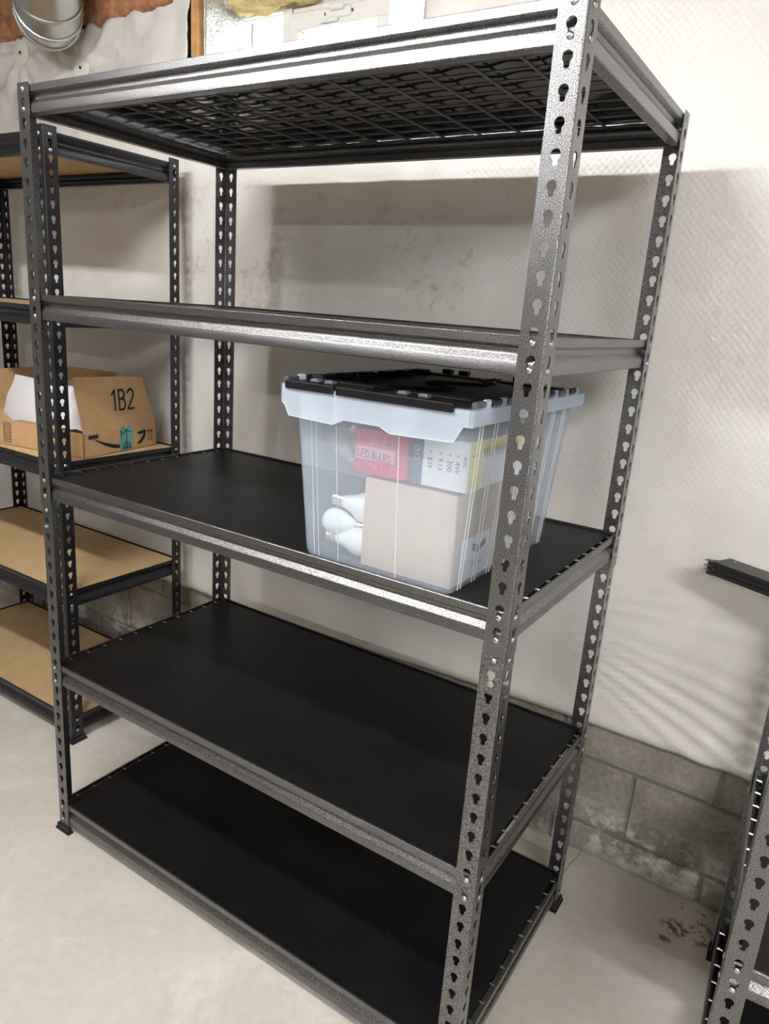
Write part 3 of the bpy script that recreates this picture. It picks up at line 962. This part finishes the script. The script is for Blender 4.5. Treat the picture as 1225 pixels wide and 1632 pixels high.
# rim skirt with stepped lower edge on the short sides
def skirt_z(x):
    prof = [(.769, 1.272), (.780, 1.268), (.790, 1.249), (.884, 1.246), (.905, 1.2565), (.975, 1.2565), (.995, 1.2475), (1.106, 1.2505), (1.121, 1.2765), (1.135, 1.2765)]
    for (a, za), (b, zb) in zip(prof[:-1], prof[1:]):
        if a <= x <= b: return za + (zb - za) * (x - a) / (b - a)
    return 1.2765
rim = MB()
front_x = [.775, .780, .790, .84, .884, .905, .94, .975, .995, 1.05, 1.106, 1.121, 1.129]
def rimloop():
    pts = []
    for x in front_x: pts.append((x, -.031, skirt_z(x)))
    pts.append((1.135, -.026, 1.2765))
    for k in range(1, 9): pts.append((1.135, -.026 + .496 * k / 8, 1.2765))
    pts.append((1.129, .476, 1.2765))
    for x in front_x[::-1]: pts.append((x, .476, skirt_z(x)))
    pts.append((.769, .470, 1.2765))
    for k in range(1, 9): pts.append((.769, .470 - .496 * k / 8, 1.2765))
    return pts
rl = rimloop(); n = len(rl)
vs = [TL(x, y, z) for x, y, z in rl] + [TL(x, y, ZR) for x, y, z in rl] + [TL(.952 + (x - .952) * .955, .2225 + (y - .2225) * .965, ZR) for x, y, z in rl]
fs = [(k, (k + 1) % n, n + (k + 1) % n, n + k) for k in range(n)] + [(n + k, n + (k + 1) % n, 2 * n + (k + 1) % n, 2 * n + k) for k in range(n)]
rim.add(vs, fs)
ro = rim.build('rim', M['tote_rim'], tote, smooth=False)
sd = ro.modifiers.new('wall', 'SOLIDIFY'); sd.thickness = .002; sd.offset = 0
# bright edge bead along the skirt's lower edge
MB().tube([TL(x, y - .0 , z) for x, y, z in rl[:14]], .0013, 5).build('rim_bead', M['tote_rib'], tote, smooth=True)
# gussets behind the skirt and ribs on the walls
for x in (.820, .836, .846, .886, .9995, 1.014, 1.030):
    MB().box(*[v for v in (x - .95 - .0008, x - .95 + .0008)], -.031 - .22 - .0006, -.010 - .22, skirt_z(x) - ZS, ZR - ZS).build('gusset', M['tote_rib'], tote)
def wall_y(z): return .014 - .026 * (z - ZS) / (1.285 - ZS)
def wall_x(z): return 1.104 + .016 * (z - ZS) / (1.285 - ZS)
for x, w in ((.826, .0008), (.836, .0007), (.879, .0008), (.999, .0012)):
    MB().tube([TL(x, wall_y(ZS + .006) - .0005, ZS + .006), TL(x + (.0 if x > .9 else -.004), wall_y(1.25) - .0005, 1.25)], w, 5).build('rib', M['tote_rib'], tote, smooth=True)
for y in (.040, .050, .092, .103, .150, .162, .215, .227, .275, .287, .335, .347, .390, .402):
    MB().tube([TL(wall_x(ZS + .004) + .0006, y, ZS + .004), TL(wall_x(1.277) + .0006, y + (y - .2) * .06, 1.277)], .0012, 5).build('rib', M['tote_rib'], tote, smooth=True)
# hinge lugs and knuckles on both long sides
for sx_, X in ((1, 1.131), (-1, .773)):
    for k in range(8):
        y = .012 + .058 * k
        MB().box(X - .95 - .004, X - .95 + .004, y - .22, y - .22 + .018, ZR - ZS - .012, ZR - ZS + .0145, .002).build('hinge_lug', M['tote_rim'], tote)
    for k in range(8):
        y = -.012 + .058 * k
        MB().tube([TL(X, y - .012 if k else y - .008, ZR + .008), TL(X, y + .021, ZR + .008)], .0055, 8).build('hinge_knuckle', M['lid'] if k % 2 else M['lid_grey'], tote, smooth=True)
# two interlocking lid leaves, hinged on the long sides
seam_pts = [(.945, -.026), (.945, .06), (.915, .09), (.985, .13), (.985, .18), (.915, .22), (.915, .26), (.985, .30), (.985, .35), (.945, .38), (.945, .468)]
left = [(.782, -.026)] + seam_pts + [(.782, .468)]
right = [(1.122, -.026)] + [(x + .004, y) for x, y in seam_pts] + [(1.122, .468)]
for nm, poly in (('l', left), ('r', right)):
    mm = MB(); mm.prism([(x - .95, y - .22) for x, y in poly], ZR - ZS + .003, ZR - ZS + .0065)
    leaf = mm.build('lid_leaf', M['lid'], tote)
    # raised edge along the seam
    MB().tube([TL(x + (-.004 if nm == 'l' else .007), y, ZR + .0075) for x, y in seam_pts], .0022, 5).build('seam_ridge', M['lid'], leaf, smooth=True)
    rx = (.800, .925) if nm == 'l' else (.972, 1.105)
    MB().box(rx[0] - .95, rx[1] - .95, .02 - .22, .045 - .22, ZR - ZS + .0065, ZR - ZS + .0095, .001).build('lid_step', M['lid'], leaf)
    MB().box(rx[0] - .95, rx[1] - .95, .40 - .22, .43 - .22, ZR - ZS + .0065, ZR - ZS + .0095, .001).build('lid_step', M['lid'], leaf)
# lips that fold over the short ends, with grip tabs
MB().box(.783 - .95, .884 - .95, -.036 - .22, -.026 - .22, ZR - ZS - .0055, ZR - ZS + .008, .0015).build('lid_lip', M['lid'], tote)
MB().box(.889 - .95, 1.104 - .95, -.036 - .22, -.026 - .22, ZR - ZS - .0055, ZR - ZS + .008, .0015).build('lid_lip', M['lid'], tote)
for x in (.822, .852, .994, 1.032):
    MB().box(x - .95, x - .95 + .019, -.020 - .22, -.004 - .22, ZR - ZS + .006, ZR - ZS + .014, .003).build('grip_tab', M['lid_grey'], tote)
for x in (.818, .858, .986, 1.026):
    MB().box(x - .95, x - .95 + .022, .450 - .22, .468 - .22, ZR - ZS + .006, ZR - ZS + .017, .002).build('grip_tab', M['lid'], tote)
for k in range(6):
    y = .03 + .07 * k
    MB().box(.784 - .95, .812 - .95, y - .22, y + .038 - .22, ZR - ZS + .006, ZR - ZS + .015, .004).build('hinge_block', M['lid'], tote)
tag(tote, 'clear plastic tote with black folding lid on the third shelf', 'storage tote')

# ------------------------------------------------------------------ flat print helpers
def text_mesh(body, size, mat, depth=0.0002, sx=1.0, bold=0.0):
    cu = bpy.data.curves.new('t', 'FONT')
    cu.body = body; cu.size = size; cu.extrude = depth; cu.align_x = 'CENTER'; cu.align_y = 'CENTER'; cu.resolution_u = 3; cu.offset = bold
    ob = bpy.data.objects.new('t', cu); C.objects.link(ob)
    bpy.context.view_layer.update()
    me = bpy.data.meshes.new_from_object(ob.evaluated_get(bpy.context.evaluated_depsgraph_get()))
    bpy.data.objects.remove(ob); bpy.data.curves.remove(cu)
    for v in me.vertices: v.co.x *= sx
    me.materials.clear(); me.materials.append(mat)
    return me
def frame(origin, u, v):
    """matrix whose local x = u, y = v, z = u x v, at origin"""
    u = Vector(u).normalized(); w = u.cross(Vector(v)).normalized(); v = w.cross(u)
    return Matrix(((u.x, v.x, w.x, origin[0]), (u.y, v.y, w.y, origin[1]), (u.z, v.z, w.z, origin[2]), (0, 0, 0, 1)))
def put(name, me, Mx, parent):
    o = link(name, me, None, parent)
    o.matrix_basis = Mx
    return o
def patch(poly, mat, name, Mx, parent, t=.0003):
    return put(name, MB().prism(poly, 0, t).mesh(name, False, mat), Mx, parent)
def rect(x0, x1, y0, y1): return [(x0, y0), (x1, y0), (x1, y1), (x0, y1)]
def strokes(lines, w, mat, name, Mx, parent):
    m = MB()
    for ln in lines:
        for (ax, ay), (bx, by) in zip(ln[:-1], ln[1:]):
            d = Vector((bx - ax, by - ay)); l = d.length
            if l < 1e-6: continue
            d /= l; nrm = Vector((-d.y, d.x)) * w / 2; e = d * w * .35
            a = Vector((ax, ay)) - e; b = Vector((bx, by)) + e
            m.prism([(a + nrm)[:], (a - nrm)[:], (b - nrm)[:], (b + nrm)[:]], 0, .0003)
    return put(name, m.mesh(name, False, mat, fix=False), Mx, parent)

# ------------------------------------------------------------------ contents of the tote
def carton(name, x0, x1, y0, y1, z0, z1, mat, rz=0.0):
    r = empty(name, ((x0 + x1) / 2, (y0 + y1) / 2, z0), rz)
    hx, hy = (x1 - x0) / 2, (y1 - y0) / 2
    MB().box(-hx, hx, -hy, hy, 0, z1 - z0, .0015).build('carton_body', mat, r)
    return r, hx, hy, z1 - z0
cb, hx, hy, hz = carton('cardboard_carton', .914, 1.094, .032, .36, ZS + .003, 1.1535, M['kraft_pale'])
tag(cb, 'plain brown carton standing inside the clear tote', 'box')
MB().box(-.001, .001, -hy, hy, hz - .0001, hz + .0004).build('tape_strip', M['kraft'], cb)
Mx = frame((hx + .0002, 0, 0), (0, 1, 0), (0, 0, 1))
patch(rect(-.135, -.022, .002, .078), M['print_white'], 'side_label', Mx, cb)
pl = bpy.data.objects[-1] if False else None
Mx2 = frame((hx + .0007, 0, 0), (0, 1, 0), (0, 0, 1))
patch([(-.092, .052), (-.070, .045), (-.040, .055), (-.040, .066), (-.066, .058), (-.092, .066)], M['ink_grey'], 'printed_picture', Mx2, cb)
patch(rect(-.09, -.06, .030, .0315), M['ink_grey'], 'printed_line', Mx2, cb)
patch(rect(-.09, -.05, .024, .0255), M['ink_grey'], 'printed_line', Mx2, cb)
patch(rect(.05, .15, .004, .08), M['print_white'], 'side_label', Mx, cb)
patch(rect(.06, .14, .040, .058), M['ink_grey'], 'printed_picture', Mx2, cb)

rb, hx, hy, hz = carton('bulb_carton', .8885, .9935, .030, .115, 1.1605, 1.2375, M['red'])
rb.rotation_euler = (0, 0, 0)
tag(rb, 'red light bulb carton marked LED BULBS inside the tote', 'box')
Mx = frame((0, -hy - .0002, 0), (1, 0, 0), (0, 0, 1))
patch(rect(-hx + .003, .030, .024, .047), M['pink'], 'paper_sticker', Mx, rb)
Mx2 = frame((-hx + .007, -hy - .0006, .0285), (1, 0, -.055), (.055, 0, 1))
s = .0135
hand = []
def glyph(ch, ox):
    G = {'L': [[(0, 1), (0, 0), (.5, .05)]], 'E': [[(.55, 1), (.02, 1), (0, 0), (.55, 0)], [(.02, .5), (.45, .52)]], 'D': [[(0, 0), (0, 1), (.45, .85), (.6, .5), (.45, .1), (0, 0)]],
         'B': [[(0, 0), (0, 1), (.4, .92), (.45, .7), (.05, .52), (.5, .4), (.5, .12), (0, 0)]], 'u': [[(0, .6), (.05, .1), (.25, 0), (.45, .15), (.48, .6)]],
         'S': [[(.5, .9), (.2, 1), (0, .75), (.25, .5), (.5, .3), (.3, 0), (0, .1)]]}
    for ln in G[ch]: hand.append([((ox + x * .8) * s, y * s) for x, y in ln])
for i, (c_, ox) in enumerate(zip('LEDBuLBS', (0, .62, 1.28, 2.25, 2.85, 3.42, 3.92, 4.55))): glyph(c_, ox)
strokes(hand, .0013, M['ink'], 'handwriting', Mx2, rb)
bars = []
rnd = random.Random(3)
for k in range(17):
    x = -.022 + k * .0034 + rnd.uniform(-.0008, .0008)
    if k in (6, 11): continue
    bars.append([(x, .051), (x, .051 + rnd.uniform(.006, .016))]); 
    bars.append([(x, .020), (x, .020 - rnd.uniform(.005, .011))])
strokes(bars, .0008, M['pink'], 'printed_bars', frame((0, -hy - .0006, 0), (1, 0, 0), (0, 0, 1)), rb)

wbx, hx, hy, hz = carton('bulb_carton', 1.0005, 1.1065, .032, .30, 1.1605, 1.243, M['carton_white'])
tag(wbx, 'white and navy light bulb carton with yellow side in the tote', 'box')
Mx = frame((0, -hy - .0002, 0), (1, 0, 0), (0, 0, 1))
Mx2 = frame((0, -hy - .0006, 0), (1, 0, 0), (0, 0, 1))
patch(rect(-hx, -hx + .023, 0, hz), M['navy'], 'navy_panel', Mx, wbx)
for zz in (.060, .046):
    ring_ = [(-hx + .011 + .0045 * math.cos(a * PI / 6), zz + .0045 * math.sin(a * PI / 6)) for a in range(13)]
    strokes([ring_], .0008, M['print_white'], 'printed_ring', Mx2, wbx)
for body, x, z, sz in (('$39', -hx + .036, .040, .012), ('9.13', -hx + .055, .040, .012), ('300', -hx + .072, .040, .013), ('4W', -hx + .086, .039, .013), ('810C', -hx + .099, .050, .008)):
    put('printed_text', text_mesh(body, sz, M['ink_grey']), frame((x, -hy - .0005, z), (0, 0, -1), (1, 0, 0)), wbx)
for k, x in enumerate((.036, .055, .072, .086)):
    patch([(-hx + x + .0024 * math.cos(a * PI / 4), .058 + .0024 * math.sin(a * PI / 4)) for a in range(8)], M['kraft_pale'], 'printed_dot', Mx2, wbx)
Mx = frame((hx + .0002, 0, 0), (0, 1, 0), (0, 0, 1))
zig = [(-hy, hz)]
tops = []
patch(rect(-hy, -hy + .045, 0, hz), M['yellow'], 'yellow_panel', Mx, wbx)
patch(rect(-hy + .045, hy, hz - .022, hz), M['yellow'], 'yellow_panel', Mx, wbx)
Mx2 = frame((hx + .0007, 0, 0), (0, 1, 0), (0, 0, 1))
fr = []
for k in range(16):
    y = -hy + .05 + k * .009
    fr.append([(y, .058), (y + .003, .070), (y + .005, .052)])
strokes(fr, .0012, M['ink_grey'], 'printed_spikes', Mx2, wbx)
strokes([[(-hy + .012, .004), (-hy + .012, .016), (-hy + .02, .016), (-hy + .02, .004)], [(-hy + .026, .002), (-hy + .026, .020)], [(-hy + .006, .060), (-hy + .03, .060)]], .0010, M['ink_grey'], 'printed_lines', Mx2, wbx)

def bulb(loc, axis, mat, lab, sc=1.0, label_group='loose bulbs in the tote'):
    r = empty('light_bulb', loc)
    ax = Vector(axis).normalized()
    q = Vector((0, 0, 1)).rotation_difference(ax).to_matrix().to_4x4() @ Matrix.Scale(sc, 4)
    o = MB().lathe([(.012, .018), (.014, .026), (.018, .038), (.026, .052), (.0295, .066), (.028, .080), (.020, .092), (.009, .0975), (0, .0985)], 18, q).build('globe', mat, r, smooth='all')
    prof = [(0, -.008), (.004, -.008), (.006, -.005), (.0115, -.004)]
    for k in range(5):
        z = -.003 + k * .0044
        prof += [(.0115, z), (.0132, z + .0011), (.0132, z + .0022), (.0115, z + .0033)]
    prof += [(.0115, .0195), (0, .0195)]
    MB().lathe(prof, 14, q).build('screw_base', M['brass'], r, smooth=True)
    return tag(r, lab, 'light bulb', label_group)
bulb((.832, .050, ZS + .034), (1, .12, .03), M['bulb_white'], 'opal light bulb at the very bottom of the tote', .96)
bulb((.898, .062, 1.052), (-1, -.10, .02), M['bulb_white'], 'opal light bulb lying round end outward near the tote corner', .86)
bulb((.836, .056, 1.096), (1, .2, -.14), M['bulb_white'], 'opal light bulb on top of the other opal bulbs', .96)
bulb((.873, .060, 1.165), (-.55, -.1, .6), M['bulb_clear'], 'clear filament bulb in the middle of the bag in the tote', .7)
bulb((.868, .060, 1.231), (-.7, .5, -.25), M['bulb_clear'], 'clear filament bulb near the rim of the tote', .7)
cl = MB().box(.815, .882, .030, .13, 1.128, 1.252, .004).build('clear_pouch', M['clear'])
tag(cl, 'clear plastic blister pack holding filament bulbs in the tote', 'packaging')

# ------------------------------------------------------------------ shipping box on the neighbour
ZB = lev_nb[2] - .0045
ub = Vector((-.162, .987, 0)).normalized()      # along the side with the print
vb = Vector((-.987, -.162, 0)).normalized()     # towards the left
box = empty('shipping_box', (-.335, .357, ZB), 0)
LA, LB, HB = .325, .46, .078
def bp_(a, b, z): return tuple(ub * a + vb * b + Vector((0, 0, z)))
def panel(name, pts, t, mat, parent, flip=False):
    p = [Vector(q) for q in pts]
    nrm = (p[1] - p[0]).cross(p[-1] - p[0]).normalized() * t
    m = MB(); n = len(p)
    m.add(p + [q + nrm for q in p], [tuple(range(n))[::-1], tuple(range(n, 2 * n))] + [(i, (i + 1) % n, n + (i + 1) % n, n + i) for i in range(n)])
    return m.build(name, mat, parent)
T = .004
panel('bottom', [bp_(0, 0, .001), bp_(LA, 0, .001), bp_(LA, LB, .001), bp_(0, LB, .001)], .003, M['kraft'], box)
panel('side', [bp_(0, 0, 0), bp_(LA, 0, 0), bp_(LA, 0, HB), bp_(0, 0, HB)], -T, M['kraft'], box)
panel('side', [bp_(LA, LB, 0), bp_(0, LB, 0), bp_(0, LB, HB), bp_(LA, LB, HB)], -T, M['kraft'], box)
panel('side', [bp_(0, LB, 0), bp_(0, 0, 0), bp_(0, 0, HB), bp_(0, LB, HB)], -T, M['kraft'], box)
panel('side', [bp_(LA, 0, 0), bp_(LA, LB, 0), bp_(LA, LB, HB), bp_(LA, 0, HB)], -T, M['kraft'], box)
def outv(b): return b
fl = panel('flap', [bp_(.004, .002, HB), bp_(LA - .004, .002, HB), bp_(LA - .052, .014, HB + .157), bp_(-.020, .014, HB + .170)], -.0035, M['kraft'], box)
panel('flap', [bp_(.003, LB * .62, HB), bp_(.003, .004, HB), bp_(-.10, .010, HB + .012), bp_(-.10, LB * .62, HB + .012)], .0035, M['kraft'], box) if False else None
panel('flap', [bp_(LA - .004, .02, HB), bp_(LA - .004, LB - .02, HB), bp_(LA + .02, LB - .03, HB + .15), bp_(LA + .02, .20, HB + .15)], .0035, M['kraft'], box)
panel('flap', [bp_(LA - .01, LB - .002, HB), bp_(.01, LB - .002, HB), bp_(.03, LB + .06, HB + .14), bp_(LA - .02, LB + .06, HB + .14)], .0035, M['kraft'], box)
panel('flap', [bp_(.0, .30, HB), bp_(.0, .10, HB), bp_(.035, .10, HB + .0), bp_(.035, .30, HB)], .003, M['kraft'], box)
# printing on the long side and its flap (x to the right in view = +ub)
e = -vb * .0006
Ms = frame(tuple(e), tuple(ub), (0, 0, 1))
smile = []
up_, dn_ = [], []
for k in range(25):
    t = k / 24
    x = .045 + .135 * t
    mid = .052 - .030 * math.sin(PI * min(1, t * .92 + .04)) * 1.0
    w = .0015 + .0065 * math.sin(PI * t) ** .8
    up_.append((x, mid + w * .5)); dn_.append((x, mid - w * .5))
up_ = [(x, .053 - .034 * (1 - (1 - (x - .045) / .16) ** 2) ** 1.0 + .003) for x, _ in up_]
dn_ = [(x, z - .0018 - .0105 * math.sin(PI * min(1, (x - .045) / .165)) ** .9) for x, z in up_]
patch(up_[::-1] + dn_, M['ink'], 'smile_arrow', Ms, box)
patch([(.228, .020), (.246, .031), (.262, .050), (.240, .047), (.230, .053), (.228, .056), (.262, .062), (.274, .057), (.268, .036), (.254, .022), (.242, .016)], M['ink'], 'smile_arrow_tip', Ms, box)
patch(rect(.020, .060, .058, .070), M['ink'], 'printed_bar', Ms, box)
for x in (.285, .298):
    patch(rect(x - .001, x + .001, .030, .056), M['ink'], 'this_way_up_mark', Ms, box)
    patch([(x - .005, .052), (x + .005, .052), (x, .062)], M['ink'], 'this_way_up_mark', Ms, box)
patch(rect(.282, .303, .024, .0265), M['ink'], 'this_way_up_mark', Ms, box)
# teal tape running up over the edge
Mt = frame(tuple(-vb * .0012), tuple(ub), (0, 0, 1))
patch([(.150, .004), (.207, .007), (.207, .076), (.195, .084), (.176, .076), (.166, .086), (.152, .074)], M['teal'], 'teal_tape', Mt, box, .0006)
Mt2 = frame(tuple(-vb * .0022), tuple(ub), (0, 0, 1))
strokes([[(.180, .012), (.180, .068)], [(.162, .060), (.180, .070), (.198, .062)], [(.165, .010), (.168, .024), (.180, .030), (.194, .024), (.198, .010)], [(.170, .010), (.196, .012)], [(.170, .016), (.195, .018)], [(.157, .05), (.157, .07)]], .003, M['ink'], 'tape_print', Mt2, box)
# 1B2 on the upright flap
f0 = Vector(bp_(.004, .002, HB)); f1 = Vector(bp_(LA - .004, .002, HB)); f3 = Vector(bp_(-.020, .014, HB + .170))
fu = (f1 - f0).normalized(); fv = (Vector((0, 0, 1)) * .165 + vb * .012).normalized()
cen = f0 + fu * .172 + fv * .090 - vb * .0012
hh, ww = .062, .030
def arc(cx, cy, rx, ry, a0, a1, n=10): return [(cx + rx * math.cos(math.radians(a0 + (a1 - a0) * k / n)), cy + ry * math.sin(math.radians(a0 + (a1 - a0) * k / n))) for k in range(n + 1)]
code = [[(-.046, .018), (-.034, .031), (-.034, -.031)],
        [(-.016, -.031), (-.016, .031), (-.004, .031)] + arc(-.004, .017, .012, .014, 90, -90) + [(-.016, .003)],
        [(-.004, .003)] + arc(-.004, -.014, .015, .017, 90, -90) + [(-.016, -.031)],
        arc(.036, .016, .013, .015, 165, -35) + [(.022, -.031), (.050, -.031)]]
strokes(code, .0062, M['ink'], 'printed_code', frame(tuple(cen), tuple(fu), tuple(fv)), box)
# print on the other visible side
Mf = frame(tuple(-ub * .0006), tuple(-vb), (0, 0, 1))
lad = [[(-.305, .012), (-.305, .072)], [(-.335, .012), (-.335, .072)]] + [[(-.335, .012 + .0075 * k), (-.305, .012 + .0075 * k)] for k in range(9)]
strokes(lad, .002, M['ink'], 'printed_ladder', Mf, box)
patch(rect(-.360, -.356, .016, .024), M['ink'], 'printed_mark', Mf, box)
tag(box, 'open cardboard shipping box marked 1B2 on the black shelf', 'box')

panel('flap', [bp_(.002, .29, HB), bp_(.002, LB - .01, HB), bp_(-.02, LB + .02, HB + .15), bp_(-.02, .43, HB + .13)], -.0035, M['kraft'], box)
def mailer(a, b, z, size, rot, lab, mat=None, seed=0):
    w, h, t = size
    m = MB(); nx, ny = 14, 10
    for s_ in (0, 1):
        for i in range(nx + 1):
            for j in range(ny + 1):
                u, v = i / nx - .5, j / ny - .5
                edge = max(0, 1 - (2 * abs(u)) ** 4) * max(0, 1 - (2 * abs(v)) ** 4)
                d = (t * edge * .5 + .0006) * (1 if s_ else -1) + .006 * noise.noise(Vector((u * 4 + seed, v * 4, seed)))
                m.v.append((u * w, d, v * h))
    o_ = (nx + 1) * (ny + 1)
    for s_ in (0, 1):
        for i in range(nx):
            for j in range(ny):
                a0 = s_ * o_ + i * (ny + 1) + j
                f = (a0, a0 + ny + 1, a0 + ny + 2, a0 + 1)
                m.f.append(f if s_ == 0 else f[::-1])
    ob = m.build('mailer_envelope', mat or M['mailer'], smooth='all', fix=False)
    p = Vector((-.335, .357, ZB)) + ub * a + vb * b + Vector((0, 0, z))
    ob.location = p; ob.rotation_euler = rot
    return tag(ob, lab, 'envelope', 'mailers in the shipping box')
mailer(.10, .28, .112, (.32, .19, .024), (math.radians(-24), math.radians(3), math.radians(9)), 'large white poly mailer leaning at the front of the shipping box', seed=1)
mailer(.215, .22, .128, (.27, .19, .02), (math.radians(-35), math.radians(-10), math.radians(20)), 'white poly mailer behind the front mailer in the shipping box', seed=4)
mailer(.10, .075, .100, (.16, .15, .03), (math.radians(-30), math.radians(24), math.radians(50)), 'small crumpled white mailer beside the flap marked 1B2', seed=7)
mailer(.07, .06, .055, (.12, .08, .02), (math.radians(-60), math.radians(10), math.radians(75)), 'black pouch tucked below the flap marked 1B2', M['dark_item'], seed=9)
